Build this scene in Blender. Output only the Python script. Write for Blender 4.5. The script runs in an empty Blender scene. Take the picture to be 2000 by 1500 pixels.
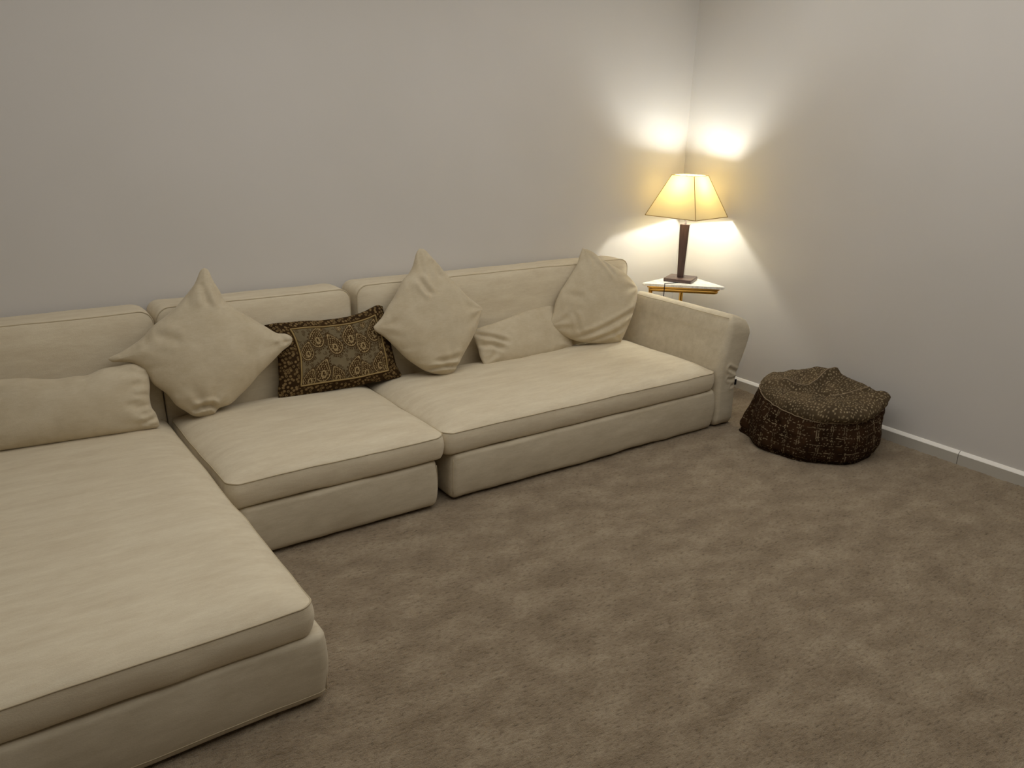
import bpy, bmesh, math
import numpy as np
from mathutils import Vector, Matrix

C = bpy.context.scene.collection
PI = math.pi

# ------------------------------------------------------------------ camera, world, lights, exposure
cam_d = bpy.data.cameras.new('camera')
cam_d.sensor_fit = 'HORIZONTAL'
cam_d.sensor_width = 36.0
cam_d.lens = 36.0 * 1567.83 / 2000.0
cam_d.clip_start = 0.05
cam = bpy.data.objects.new('camera', cam_d)
C.objects.link(cam)
RT = Vector((0.81364739, -0.58074379, 0.02673155))
UP = Vector((0.16167299, 0.27019939, 0.94913336))
FW = Vector((0.55842615, 0.76793811, -0.31373762))
cam.matrix_world = Matrix(((RT.x, UP.x, -FW.x, 0.0), (RT.y, UP.y, -FW.y, 0.0),
                           (RT.z, UP.z, -FW.z, 1.65), (0, 0, 0, 1)))
bpy.context.scene.camera = cam

w = bpy.data.worlds.new('world')
bpy.context.scene.world = w
w.use_nodes = True
w.node_tree.nodes['Background'].inputs[0].default_value = (0.5, 0.5, 0.5, 1)
w.node_tree.nodes['Background'].inputs[1].default_value = 0.0

vs = bpy.context.scene.view_settings
bpy.context.scene.display_settings.display_device = 'sRGB'
vs.view_transform = 'Standard'
vs.look = 'None'
vs.exposure = 0.0
vs.gamma = 1.0
vs.use_curve_mapping = False
bpy.context.scene.cycles.max_bounces = 10
bpy.context.scene.cycles.diffuse_bounces = 6
bpy.context.scene.cycles.transmission_bounces = 8

def area(name, loc, size, power, color, rot=(0, 0, 0)):
    d = bpy.data.lights.new(name, 'AREA')
    d.shape = 'RECTANGLE'
    d.size, d.size_y = size
    d.energy = power
    d.color = color
    o = bpy.data.objects.new(name, d)
    o.location = loc
    o.rotation_euler = rot
    C.objects.link(o)
    return o

area('ceiling_light', (1.86, 1.55, 2.73), (4.1, 3.4), 57.0, (1.0, 0.985, 0.95))
BULB_STRENGTH = 500.0

# ------------------------------------------------------------------ helpers
def link(o, parent=None):
    C.objects.link(o)
    if parent is not None:
        o.parent = parent
        o.matrix_parent_inverse = parent.matrix_world.inverted()
    return o

def mesh_obj(name, verts, faces, mat, parent=None, smooth=True, sharp=None):
    me = bpy.data.meshes.new(name)
    me.from_pydata([tuple(map(float, v)) for v in verts], [], [tuple(map(int, f)) for f in faces])
    me.update()
    if mat is not None:
        me.materials.append(mat)
    if smooth:
        me.polygons.foreach_set('use_smooth', [True] * len(me.polygons))
        if sharp:
            me.set_sharp_from_angle(angle=math.radians(sharp))
    return link(bpy.data.objects.new(name, me), parent)

def bm_obj(name, bm, mat, parent=None, smooth=True, sharp=40):
    bmesh.ops.recalc_face_normals(bm, faces=bm.faces)
    me = bpy.data.meshes.new(name)
    bm.to_mesh(me)
    bm.free()
    if mat is not None:
        me.materials.append(mat)
    if smooth:
        me.polygons.foreach_set('use_smooth', [True] * len(me.polygons))
        if sharp:
            me.set_sharp_from_angle(angle=math.radians(sharp))
    return link(bpy.data.objects.new(name, me), parent)

def thing(name, label, cat, loc, group=None):
    o = bpy.data.objects.new(name, None)
    o.empty_display_size = 0.05
    C.objects.link(o)
    o.location = loc
    o['label'] = label
    o['category'] = cat
    if group:
        o['group'] = group
    bpy.context.view_layer.update()
    return o

def tag(o, label, cat, group=None):
    o['label'] = label
    o['category'] = cat
    if group:
        o['group'] = group
    return o

def structure(o):
    o['kind'] = 'structure'
    return o

def set_color(o, name, cols):
    me = o.data
    a = me.color_attributes.new(name, 'FLOAT_COLOR', 'POINT')
    c = np.ones((len(me.vertices), 4), dtype=np.float32)
    c[:, :3] = cols
    a.data.foreach_set('color', c.ravel())

# vectorised value noise
def _h(ix, iy, iz, seed):
    n = (ix * 374761393 + iy * 668265263 + iz * 2147483647 + seed * 1274126177) & 0x7fffffff
    n = ((n ^ (n >> 13)) * 1274126177) & 0x7fffffff
    n = (n ^ (n >> 16)) & 0xffff
    return n / 65535.0

def vnoise(x, y, z=0.0, seed=0):
    x, y, z = np.broadcast_arrays(np.asarray(x, float), np.asarray(y, float), np.asarray(z, float))
    ix, iy, iz = np.floor(x).astype(np.int64), np.floor(y).astype(np.int64), np.floor(z).astype(np.int64)
    fx, fy, fz = x - ix, y - iy, z - iz
    s = lambda t: t * t * t * (t * (t * 6 - 15) + 10)
    fx, fy, fz = s(fx), s(fy), s(fz)
    r = 0
    for dx in (0, 1):
        for dy in (0, 1):
            for dz in (0, 1):
                r = r + _h(ix + dx, iy + dy, iz + dz, seed) * (fx if dx else 1 - fx) * (fy if dy else 1 - fy) * (fz if dz else 1 - fz)
    return r * 2 - 1

def fbm(x, y, z=0.0, seed=0, oct=3):
    r, a = 0, 1.0
    for k in range(oct):
        r = r + a * vnoise(np.asarray(x) * 2 ** k, np.asarray(y) * 2 ** k, np.asarray(z) * 2 ** k, seed + 17 * k)
        a *= 0.5
    return r

def cell_dots(u, v, seed, jitter=0.35):
    """distance to the nearest jittered grid point (unit cells) and a random number of that point"""
    iu, iv = np.floor(u).astype(np.int64), np.floor(v).astype(np.int64)
    best = np.full(u.shape, 9.0)
    rnd = np.zeros(u.shape)
    for du in (-1, 0, 1):
        for dv in (-1, 0, 1):
            cx = iu + du + 0.5 + (_h(iu + du, iv + dv, 1, seed) - .5) * 2 * jitter
            cy = iv + dv + 0.5 + (_h(iu + du, iv + dv, 2, seed) - .5) * 2 * jitter
            d = np.hypot(u - cx, v - cy)
            k = d < best
            best = np.where(k, d, best)
            rnd = np.where(k, _h(iu + du, iv + dv, 3, seed), rnd)
    return best, rnd

def sstep(a, b, x):
    t = np.clip((x - a) / (b - a), 0, 1)
    return t * t * (3 - 2 * t)

def srgb(r, g, b):
    f = lambda c: ((c / 255 + .055) / 1.055) ** 2.4 if c / 255 > .04045 else c / 255 / 12.92
    return np.array([f(r), f(g), f(b)])

# ------------------------------------------------------------------ materials
def new_mat(name, rough=0.8, base=(.5, .5, .5)):
    m = bpy.data.materials.new(name)
    m.use_nodes = True
    nt = m.node_tree
    p = nt.nodes['Principled BSDF']
    p.inputs['Base Color'].default_value = (*base, 1)
    p.inputs['Roughness'].default_value = rough
    p.inputs['Specular IOR Level'].default_value = 0.2
    return m, nt, p

def N(nt, t, **kw):
    n = nt.nodes.new(t)
    for k, v in kw.items():
        setattr(n, k, v)
    return n

def noise(nt, vec, scale, detail=3, rough=.55):
    n = N(nt, 'ShaderNodeTexNoise')
    n.inputs['Scale'].default_value = scale
    n.inputs['Detail'].default_value = detail
    n.inputs['Roughness'].default_value = rough
    nt.links.new(vec, n.inputs['Vector'])
    return n.outputs['Fac']

def mapped(nt, src, scale, rot=(0, 0, 0)):
    m = N(nt, 'ShaderNodeMapping')
    m.inputs['Scale'].default_value = scale
    m.inputs['Rotation'].default_value = rot
    nt.links.new(src, m.inputs['Vector'])
    return m.outputs['Vector']

def ramp(nt, fac, stops):
    r = N(nt, 'ShaderNodeValToRGB')
    e = r.color_ramp.elements
    e[0].position, e[0].color = stops[0][0], (*stops[0][1], 1)
    e[1].position, e[1].color = stops[-1][0], (*stops[-1][1], 1)
    for p, c in stops[1:-1]:
        q = e.new(p)
        q.color = (*c, 1)
    nt.links.new(fac, r.inputs['Fac'])
    return r.outputs['Color']

def mixc(nt, a, b, fac, mode='MULTIPLY'):
    m = N(nt, 'ShaderNodeMix', data_type='RGBA', blend_type=mode)
    if isinstance(fac, (int, float)):
        m.inputs['Factor'].default_value = fac
    else:
        nt.links.new(fac, m.inputs['Factor'])
    for s, k in ((a, 'A'), (b, 'B')):
        sock = [i for i in m.inputs if i.name == k and i.type == 'RGBA'][0]
        if isinstance(s, tuple):
            sock.default_value = (*s, 1)
        else:
            nt.links.new(s, sock)
    return [o for o in m.outputs if o.type == 'RGBA'][0]

def madd(nt, a, b, op='ADD'):
    m = N(nt, 'ShaderNodeMath', operation=op)
    for k, s in enumerate((a, b)):
        if isinstance(s, (int, float)):
            m.inputs[k].default_value = s
        else:
            nt.links.new(s, m.inputs[k])
    return m.outputs[0]

def bump(nt, p, h, strength, dist):
    b = N(nt, 'ShaderNodeBump')
    b.inputs['Strength'].default_value = strength
    b.inputs['Distance'].default_value = dist
    nt.links.new(h, b.inputs['Height'])
    nt.links.new(b.outputs['Normal'], p.inputs['Normal'])

def fabric(name, c0, c1, streak=(3, 14, 14), bump_d=.0012, sheen=.25):
    m, nt, p = new_mat(name, 0.9)
    tc = N(nt, 'ShaderNodeTexCoord').outputs['Object']
    a = noise(nt, mapped(nt, tc, streak), 1.6, 5, .65)
    b = noise(nt, mapped(nt, tc, (35, 160, 160)), 1.0, 3, .6)
    col = ramp(nt, madd(nt, madd(nt, a, .72, 'MULTIPLY'), madd(nt, b, .28, 'MULTIPLY')), [(.34, c0), (.68, c1)])
    nt.links.new(col, p.inputs['Base Color'])
    p.inputs['Sheen Weight'].default_value = sheen
    p.inputs['Sheen Roughness'].default_value = .4
    p.inputs['Sheen Tint'].default_value = (1, .95, .86, 1)
    p.inputs['Specular IOR Level'].default_value = .08
    f = noise(nt, mapped(nt, tc, (220, 700, 700)), 1.0, 2, .6)
    bump(nt, p, madd(nt, f, madd(nt, a, 1.5, 'MULTIPLY')), .55, bump_d)
    return m

M = {}
M['sofa'] = fabric('cream_chenille', tuple(srgb(204, 190, 164)), tuple(srgb(220, 209, 184)))
M['base'] = fabric('cream_linen', tuple(srgb(190, 178, 154)), tuple(srgb(208, 197, 174)), (4, 14, 14), .0008, .15)
M['piping'], _, _ = new_mat('cream_piping', .9, tuple(srgb(190, 176, 148)))
M['pillow'] = fabric('cream_velvet', tuple(srgb(190, 176, 149)), tuple(srgb(206, 194, 169)), (5, 7, 7), .0010, .3)
M['black'], _, _ = new_mat('black_label', .7, (.012, .010, .012))

m, nt, p = new_mat('wall_paint', .92, tuple(srgb(210, 208, 206)))
tc = N(nt, 'ShaderNodeTexCoord').outputs['Object']
nt.links.new(ramp(nt, noise(nt, tc, 1.3, 2), [(.3, tuple(srgb(209, 205, 199))), (.7, tuple(srgb(213, 209, 204)))]), p.inputs['Base Color'])
bump(nt, p, noise(nt, tc, 180, 2), .08, .001)
M['wall'] = m
M['ceiling'], _, _ = new_mat('ceiling_paint', .95, tuple(srgb(226, 222, 216)))
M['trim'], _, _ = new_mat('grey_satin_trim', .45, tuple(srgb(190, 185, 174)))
M['trim_lit_top'], _, _ = new_mat('white_lit_edge', .25, tuple(srgb(240, 236, 228)))  # baseboard's top edge coloured white to imitate light catching it from above

m, nt, p = new_mat('taupe_carpet', 1.0)
tc = N(nt, 'ShaderNodeTexCoord').outputs['Object']
a = noise(nt, mapped(nt, tc, (3.0, 5.0, 1), (0, 0, .5)), 1.7, 6, .66)
b = noise(nt, mapped(nt, tc, (46, 110, 1), (0, 0, .35)), 1.0, 3, .6)
c = noise(nt, tc, 330, 2, .6)
f = madd(nt, madd(nt, a, .58, 'MULTIPLY'), madd(nt, madd(nt, b, .22, 'MULTIPLY'), madd(nt, c, .20, 'MULTIPLY')))
col = ramp(nt, f, [(.38, tuple(srgb(128, 110, 86))), (.5, tuple(srgb(151, 133, 108))), (.62, tuple(srgb(174, 157, 131)))])
dk = ramp(nt, b, [(.30, (.52, .50, .47)), (.43, (1, 1, 1))])
col = mixc(nt, col, dk, .8)
nt.links.new(col, p.inputs['Base Color'])
p.inputs['Sheen Weight'].default_value = .3
p.inputs['Sheen Roughness'].default_value = .5
p.inputs['Sheen Tint'].default_value = (.85, .77, .66, 1)
p.inputs['Specular IOR Level'].default_value = .03
bump(nt, p, madd(nt, madd(nt, b, 1.0, 'MULTIPLY'), madd(nt, c, .6, 'MULTIPLY')), 1.0, .012)
M['carpet'] = m

def attr_fabric(name, bump_scale=900):
    m, nt, p = new_mat(name, .9)
    at = N(nt, 'ShaderNodeAttribute', attribute_name='print')
    nt.links.new(at.outputs['Color'], p.inputs['Base Color'])
    p.inputs['Specular IOR Level'].default_value = .08
    tc = N(nt, 'ShaderNodeTexCoord').outputs['Object']
    bump(nt, p, noise(nt, tc, bump_scale, 2), .35, .0008)
    return m
M['paisley'] = attr_fabric('paisley_print_cotton')
M['pouf'] = attr_fabric('dotted_brown_cotton')
M['gold_cord'], _, _ = new_mat('old_gold_cord', .7, tuple(srgb(150, 128, 84)))
M['pouf_piping'], _, _ = new_mat('taupe_piping', .8, tuple(srgb(139, 122, 98)))

m, nt, p = new_mat('white_marble', .22)
tc = N(nt, 'ShaderNodeTexCoord').outputs['Object']
wv = noise(nt, mapped(nt, tc, (6, 3, 6), (0, 0, .6)), 1.6, 8, .62)
vein = madd(nt, madd(nt, wv, -.5), 0, 'ADD')
vein = madd(nt, vein, 0, 'MAXIMUM') if False else madd(nt, madd(nt, wv, -.5), 1.0, 'MULTIPLY')
vein = N(nt, 'ShaderNodeMath', operation='ABSOLUTE')
nt.links.new(madd(nt, wv, -.5), vein.inputs[0])
nt.links.new(ramp(nt, vein.outputs[0], [(0.0, tuple(srgb(196, 196, 190))), (.012, tuple(srgb(228, 226, 219))), (.05, tuple(srgb(240, 238, 232)))]), p.inputs['Base Color'])
p.inputs['Specular IOR Level'].default_value = .5
M['marble'] = m

m, nt, p = new_mat('brushed_gold', .3, tuple(srgb(204, 160, 82)))
p.inputs['Metallic'].default_value = 1.0
M['gold'] = m
m, nt, p = new_mat('chrome', .18, (.75, .75, .74))
p.inputs['Metallic'].default_value = 1.0
M['chrome'] = m
m, nt, p = new_mat('dark_wenge', .38)
tc = N(nt, 'ShaderNodeTexCoord').outputs['Object']
nt.links.new(ramp(nt, noise(nt, mapped(nt, tc, (60, 60, 6)), 1.5, 4), [(.3, tuple(srgb(58, 42, 40))), (.7, tuple(srgb(84, 64, 60)))]), p.inputs['Base Color'])
p.inputs['Specular IOR Level'].default_value = .5
M['wenge'] = m

# lampshade: thin woven fabric, lets light through
m = bpy.data.materials.new('lampshade_fabric')
m.use_nodes = True
nt = m.node_tree
nt.nodes.clear()
out = N(nt, 'ShaderNodeOutputMaterial')
df = N(nt, 'ShaderNodeBsdfDiffuse')
df.inputs['Color'].default_value = (*srgb(225, 214, 184), 1)
tr = N(nt, 'ShaderNodeBsdfTranslucent')
tc = N(nt, 'ShaderNodeTexCoord').outputs['Object']
nt.links.new(ramp(nt, noise(nt, mapped(nt, tc, (300, 300, 300)), 1.0, 2), [(.3, (.80, .55, .15)), (.7, (.87, .62, .19))]), tr.inputs['Color'])
mx = N(nt, 'ShaderNodeMixShader')
mx.inputs[0].default_value = .12
nt.links.new(df.outputs[0], mx.inputs[1])
nt.links.new(tr.outputs[0], mx.inputs[2])
nt.links.new(mx.outputs[0], out.inputs[0])
M['shade'] = m
M['shade_trim'], _, _ = new_mat('lampshade_tape', .8, tuple(srgb(176, 148, 92)))
m = bpy.data.materials.new('lit_bulb')
m.use_nodes = True
nt = m.node_tree
nt.nodes.clear()
out = N(nt, 'ShaderNodeOutputMaterial')
em = N(nt, 'ShaderNodeEmission')
em.inputs[0].default_value = (.98, 1.0, .955, 1)
em.inputs[1].default_value = BULB_STRENGTH
nt.links.new(em.outputs[0], out.inputs[0])
M['bulb'] = m

# ------------------------------------------------------------------ geometry helpers
def box_bm(bm, x0, x1, y0, y1, z0, z1, bev=0.0, seg=2, mat4=None):
    b2 = bmesh.new()
    bmesh.ops.create_cube(b2, size=1.0)
    for v in b2.verts:
        v.co = Vector(((x0 + x1) / 2 + v.co.x * (x1 - x0), (y0 + y1) / 2 + v.co.y * (y1 - y0), (z0 + z1) / 2 + v.co.z * (z1 - z0)))
    if bev:
        bmesh.ops.bevel(b2, geom=b2.edges[:], offset=bev, segments=seg, affect='EDGES', profile=.5)
    if mat4 is not None:
        b2.transform(mat4)
    me = bpy.data.meshes.new('tmp')
    b2.to_mesh(me)
    b2.free()
    bm.from_mesh(me)
    bpy.data.meshes.remove(me)
    return bm

def tube(path, r, seg=10, closed=False, cap=True):
    """verts, faces of a tube along path (parallel transport)"""
    P = [Vector(p) for p in path]
    n = len(P)
    V, F = [], []
    T = []
    for i in range(n):
        if closed:
            t = P[(i + 1) % n] - P[i - 1]
        else:
            t = P[min(i + 1, n - 1)] - P[max(i - 1, 0)]
        T.append(t.normalized() if t.length > 1e-9 else Vector((0, 0, 1)))
    up = Vector((0, 0, 1)) if abs(T[0].z) < .9 else Vector((1, 0, 0))
    a = (up - T[0] * up.dot(T[0])).normalized()
    for i in range(n):
        a = (a - T[i] * a.dot(T[i]))
        a = a.normalized() if a.length > 1e-9 else Vector((1, 0, 0))
        b = T[i].cross(a)
        for k in range(seg):
            th = 2 * PI * k / seg
            V.append(P[i] + (a * math.cos(th) + b * math.sin(th)) * r)
    m = n if closed else n - 1
    for i in range(m):
        j = (i + 1) % n
        for k in range(seg):
            l = (k + 1) % seg
            F.append((i * seg + k, i * seg + l, j * seg + l, j * seg + k))
    if cap and not closed:
        F.append(tuple(range(seg))[::-1])
        F.append(tuple((n - 1) * seg + k for k in range(seg)))
    return V, F

def tubes_obj(name, paths, r, mat, parent=None, seg=8, closed=False):
    V, F = [], []
    for p in paths:
        v, f = tube(p, r, seg, closed)
        o = len(V)
        V += v
        F += [tuple(i + o for i in q) for q in f]
    return mesh_obj(name, V, F, mat, parent)

def rring(hx, hy, r, nx, ny, nc):
    """rounded-rectangle loop, the same number of points whatever its size"""
    r = max(min(r, hx, hy), 0)
    pts = []
    cs = [(hx - r, hy - r, 0), (-(hx - r), hy - r, 90), (-(hx - r), -(hy - r), 180), (hx - r, -(hy - r), 270)]
    for k, (cx, cy, a0) in enumerate(cs):
        for i in range(nc + 1):
            a = math.radians(a0 + 90 * i / nc)
            pts.append((cx + r * math.cos(a), cy + r * math.sin(a)))
        c2 = cs[(k + 1) % 4]
        a = math.radians(a0 + 90)
        s = (cx + r * math.cos(a), cy + r * math.sin(a))
        e = (c2[0] + r * math.cos(a), c2[1] + r * math.sin(a))
        n = nx if k % 2 == 0 else ny
        for i in range(1, n):
            t = i / n
            pts.append((s[0] + (e[0] - s[0]) * t, s[1] + (e[1] - s[1]) * t))
    return pts

def softbox(name, hx, hy, rc, prof, mat, parent, M4, deform=None, seams=(), seam_r=.0028, nx=48, ny=36, nc=8, wob=.003, seed=1, pipe_mat=None, corner_seams=None):
    """upholstered block: rings of a rounded rectangle, prof = [(inset, z)...] from the bottom centre to the top centre"""
    mn = min(hx, hy)
    V, idx = [], []
    for ins, z in prof:
        ins = min(ins, mn)
        L = rring(hx - ins, hy - ins, max(rc - ins, 0) if ins > 0 else rc, nx, ny, nc)
        idx.append((len(V), len(L)))
        V += [(x, y, z) for x, y in L]
    V = np.array(V, float)
    n = idx[0][1]
    F = []
    for k in range(len(prof) - 1):
        a, b = idx[k][0], idx[k + 1][0]
        for i in range(n):
            j = (i + 1) % n
            F.append((a + i, a + j, b + j, b + i))
    def fin(P):
        P = np.array(P, float)
        if deform is not None:
            P = deform(P)
        w_ = wob * np.stack([fbm(P[:, 0] * 4, P[:, 1] * 4, P[:, 2] * 4 + 7 * c, seed + c) for c in range(3)], 1)
        P = P + w_
        R3 = np.array(M4.to_3x3())
        return P @ R3.T + np.array(M4.translation)
    W = fin(V)
    bm = bmesh.new()
    bv = [bm.verts.new(tuple(v)) for v in W]
    for f in F:
        bm.faces.new([bv[i] for i in f])
    bmesh.ops.remove_doubles(bm, verts=bm.verts, dist=1e-5)
    bmesh.ops.dissolve_degenerate(bm, dist=1e-6, edges=bm.edges[:])
    o = bm_obj(name, bm, mat, parent, True, None)
    paths = [W[idx[k][0]:idx[k][0] + n] for k in seams]
    if paths:
        tubes_obj('piping', paths, seam_r, pipe_mat or M['piping'], o, 6, True)
    return o

def cushion_prof(zb, zs, crown, mid, roll=.20, bulge=.006):
    pr = [(9, zb), (.30, zb), (.10, zb), (.03, zb), (.014, zb + .001), (.005, zb + .006), (.0, zb + .016)]
    for t in (.2, .35, .5, .65, .8, .92):
        z = zb + .016 + (zs - zb - .016) * t
        pr.append((-bulge * math.sin(PI * t), z))
    pr.append((0.0, zs))
    k = len(pr) - 1
    for i in range(1, 15):
        t = i / 14
        s = roll * t ** 1.6
        pr.append((s, zs + crown * (1 - (1 - s / roll) ** 2.6) ** .8))
    mn = mid
    for i in range(1, 9):
        s = roll + (mn - roll) * i / 8
        pr.append((s, zs + crown))
    return pr, k

def base_prof(z0, z1, mid, bulge=.006, rt=.022):
    pr = [(9, z0), (.06, z0), (.034, z0 + .001), (.020, z0 + .005), (.009, z0 + .013), (.003, z0 + .023), (0, z0 + .034)]
    for t in (.15, .3, .45, .6, .75, .88):
        pr.append((-bulge * math.sin(PI * t) ** .8, z0 + .034 + (z1 - rt - z0 - .034) * t))
    for i in range(7):
        a = PI / 2 * i / 6
        pr.append((rt - rt * math.cos(a), z1 - rt + rt * math.sin(a)))
    pr += [(.06, z1), (.15, z1), (mid, z1)]
    return pr

# ------------------------------------------------------------------ room
XR, YB, XL, YF, ZC = 4.180, 3.853, -2.2, -2.6, 2.78
def slab(name, x0, x1, y0, y1, z0, z1, mat):
    bm = bmesh.new()
    box_bm(bm, x0, x1, y0, y1, z0, z1)
    return structure(bm_obj(name, bm, mat, None, False))
slab('wall_back', XL - .1, XR + .1, YB, YB + .1, -.05, ZC + .1, M['wall'])
slab('wall_right', XR, XR + .1, YF - .1, YB, -.05, ZC + .1, M['wall'])
slab('wall_left', XL - .1, XL, YF - .1, YB, -.05, ZC + .1, M['wall'])
slab('wall_front', XL, XR, YF - .1, YF, -.05, ZC + .1, M['wall'])
slab('ceiling', XL, XR, YF, YB, ZC, ZC + .1, M['ceiling'])

# carpet: a fine grid with the pile's own unevenness
def carpet():
    nxg, nyg = 560, 420
    xs = np.linspace(-0.9, XR, nxg)
    ys = np.linspace(.35, YB, nyg)
    X, Y = np.meshgrid(xs, ys)
    Z = .0016 * fbm(X * 5, Y * 7, 0, 3, 3) + .0022 * vnoise(X * 62, Y * 90, 0, 9) + .0012 * vnoise(X * 120, Y * 120, 0, 4)
    # pile stands a little higher at the skirting and is pressed flat under the furniture
    V = np.stack([X, Y, Z], -1).reshape(-1, 3)
    i = np.arange(nxg * nyg).reshape(nyg, nxg)
    F = np.stack([i[:-1, :-1], i[:-1, 1:], i[1:, 1:], i[1:, :-1]], -1).reshape(-1, 4)
    Fl = F.tolist()
    V = V.tolist()
    # the rest of the floor, outside the part seen here
    def quad(x0, x1, y0, y1):
        o = len(V)
        V.extend([[x0, y0, 0], [x1, y0, 0], [x1, y1, 0], [x0, y1, 0]])
        Fl.append([o, o + 1, o + 2, o + 3])
    quad(XL, -.9, YF, YB)
    quad(-.9, XR, YF, .35)
    return structure(mesh_obj('floor', V, Fl, M['carpet']))
carpet()

def baseboard(name, pieces, axis):
    root = bpy.data.objects.new(name, None)
    root.empty_display_size = .05
    C.objects.link(root)
    root['kind'] = 'structure'
    for a, b in pieces:
        bm = bmesh.new()
        # profile: flat face, small rounded top edge
        prof = [(0, -.01), (.018, -.01), (.018, .055), (.0165, .058), (.006, .0695), (.0, .071)]
        for e in (a, b):
            for d, z in prof:
                bm.verts.new((XR - d, e, z) if axis == 'y' else (e, YB - d, z))
        bm.verts.ensure_lookup_table()
        n = len(prof)
        for k in range(n):
            l = (k + 1) % n
            bm.faces.new([bm.verts[k], bm.verts[l], bm.verts[n + l], bm.verts[n + k]])
        bm.faces.new([bm.verts[k] for k in range(n)])
        bm.faces.new([bm.verts[n + k] for k in range(n)])
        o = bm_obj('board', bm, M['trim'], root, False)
        o.data.materials.append(M['trim_lit_top'])
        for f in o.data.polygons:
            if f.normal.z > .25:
                f.material_index = 1  # upward faces get the painted-in highlight colour
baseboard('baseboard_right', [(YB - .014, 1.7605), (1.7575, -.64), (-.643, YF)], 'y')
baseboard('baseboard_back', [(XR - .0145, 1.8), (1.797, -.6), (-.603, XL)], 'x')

# ------------------------------------------------------------------ sofa modules
def T(x, y, z):
    return Matrix.Translation((x, y, z))
FRONT = Matrix(((1, 0, 0, 0), (0, 0, -1, 0), (0, 1, 0, 0), (0, 0, 0, 1)))   # local x,y,z -> X, Z, -Y

def back_block(x0, x1, z0, z1, yf, yb, parent, seed, lean=.05):
    """backrest: front panel faces the seat, boxing all round, piped seam on the front edge"""
    hx, hz = (x1 - x0) / 2, (z1 - z0) / 2
    t = yb - yf
    pr = [(9, 0), (.2, 0), (.05, 0), (.012, .002), (.003, .012), (0, .03)]
    for s in (.3, .5, .7, .85):
        pr.append((-.004 * math.sin(PI * s), t * s))
    pr.append((0, t))
    k = len(pr) - 1
    for i in range(1, 11):
        u = i / 10
        s = .13 * u ** 1.5
        pr.append((s, t + .022 * (1 - (1 - s / .13) ** 2.4) ** .8))
    mn = min(hx, hz)
    for i in range(1, 7):
        pr.append((.13 + (mn - .13) * i / 6, t + .022))
    def df(P):
        P = P.copy()
        f = lambda d: (1 - np.clip(1 - np.clip(d, 0, None) / .13, 0, 1) ** 2.4) ** .8
        P[:, 2] = np.where(P[:, 2] > t - 1e-5, t + .022 * f(hx - np.abs(P[:, 0])) * f(hz - np.abs(P[:, 1])), P[:, 2])
        P[:, 2] -= (P[:, 1] - hz) * lean * (P[:, 2] / t)
        return P
    M4 = T((x0 + x1) / 2, yb, (z0 + z1) / 2) @ FRONT
    return softbox('backrest', hx, hz, .055, pr, M['sofa'], parent, M4, df, (k,), .0026, 56, 30, 8, .003, seed)

def seat_block(x0, x1, y0, y1, zb, zs, crown, parent, seed, rc=.045):
    hx, hy = (x1 - x0) / 2, (y1 - y0) / 2
    pr, k = cushion_prof(zb, zs, crown, min(hx, hy))
    def df(P):
        # domed top: both directions fall away together, without a mitre in the corners
        P = P.copy()
        f = lambda d: (1 - np.clip(1 - np.clip(d, 0, None) / .20, 0, 1) ** 2.6) ** .8
        top = P[:, 2] > zs - 1e-5
        z = zs + crown * f(hx - np.abs(P[:, 0])) * f(hy - np.abs(P[:, 1]))
        P[:, 2] = np.where(top, z, P[:, 2])
        return P
    return softbox('seat_cushion', hx, hy, rc, pr, M['sofa'], parent, T((x0 + x1) / 2, (y0 + y1) / 2, 0), df, (k,), .0026, 56, 48, 8, .004, seed)

def base_block(x0, x1, y0, y1, z0, z1, parent, seed, hem=True):
    hx, hy = (x1 - x0) / 2, (y1 - y0) / 2
    pr = base_prof(z0, z1, min(hx, hy))
    o = softbox('base', hx, hy, .035, pr, M['base'], parent, T((x0 + x1) / 2, (y0 + y1) / 2, 0), None, (6,) if hem else (), .0016, 48, 40, 8, .004, seed)
    # vertical corner seams at the front
    for sx in (-1, 1):
        cx, cy = (x0 + .0355 if sx < 0 else x1 - .0355), y0 + .0355
        a = math.radians(225 if sx < 0 else 315)
        q = [(cx + (.0355 + .005 * math.sin(PI * t)) * math.cos(a), cy + (.0355 + .005 * math.sin(PI * t)) * math.sin(a), z0 + .034 + (z1 - .024 - z0 - .034) * t) for t in np.linspace(0, 1, 12)]
        tubes_obj('corner_seam', [q], .0018, M['piping'], o, 6)
    return o

sofa1 = thing('chaise_sofa', 'deep cream chaise section of the sofa, nearest and leftmost', 'sofa', (.2, 2.85, 0), 'sections of the cream sofa')
base_block(-.34, .742, 1.884, 3.815, .006, .236, sofa1, 11)
seat_block(-.33, .708, 1.884, 3.600, .237, .338, .050, sofa1, 12)
back_block(-.33, .716, .237, .826, 3.622, 3.825, sofa1, 13)

sofa2 = thing('armless_sofa', 'narrow armless middle section of the cream sofa under the paisley cushion', 'sofa', (1.2, 3.3, 0), 'sections of the cream sofa')
base_block(.765, 1.640, 2.775, 3.815, .006, .230, sofa2, 21, False)
seat_block(.735, 1.666, 2.772, 3.600, .231, .338, .052, sofa2, 22)
back_block(.728, 1.626, .231, .834, 3.622, 3.825, sofa2, 23)

sofa3 = thing('sofa', 'long right section of the cream sofa with the flared armrest', 'sofa', (2.6, 3.3, 0), 'sections of the cream sofa')
base_block(1.712, 3.452, 2.785, 3.815, .006, .232, sofa3, 31, False)
seat_block(1.677, 3.438, 2.785, 3.600, .233, .338, .052, sofa3, 32)
back_block(1.668, 3.490, .233, .842, 3.622, 3.825, sofa3, 33)

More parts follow.
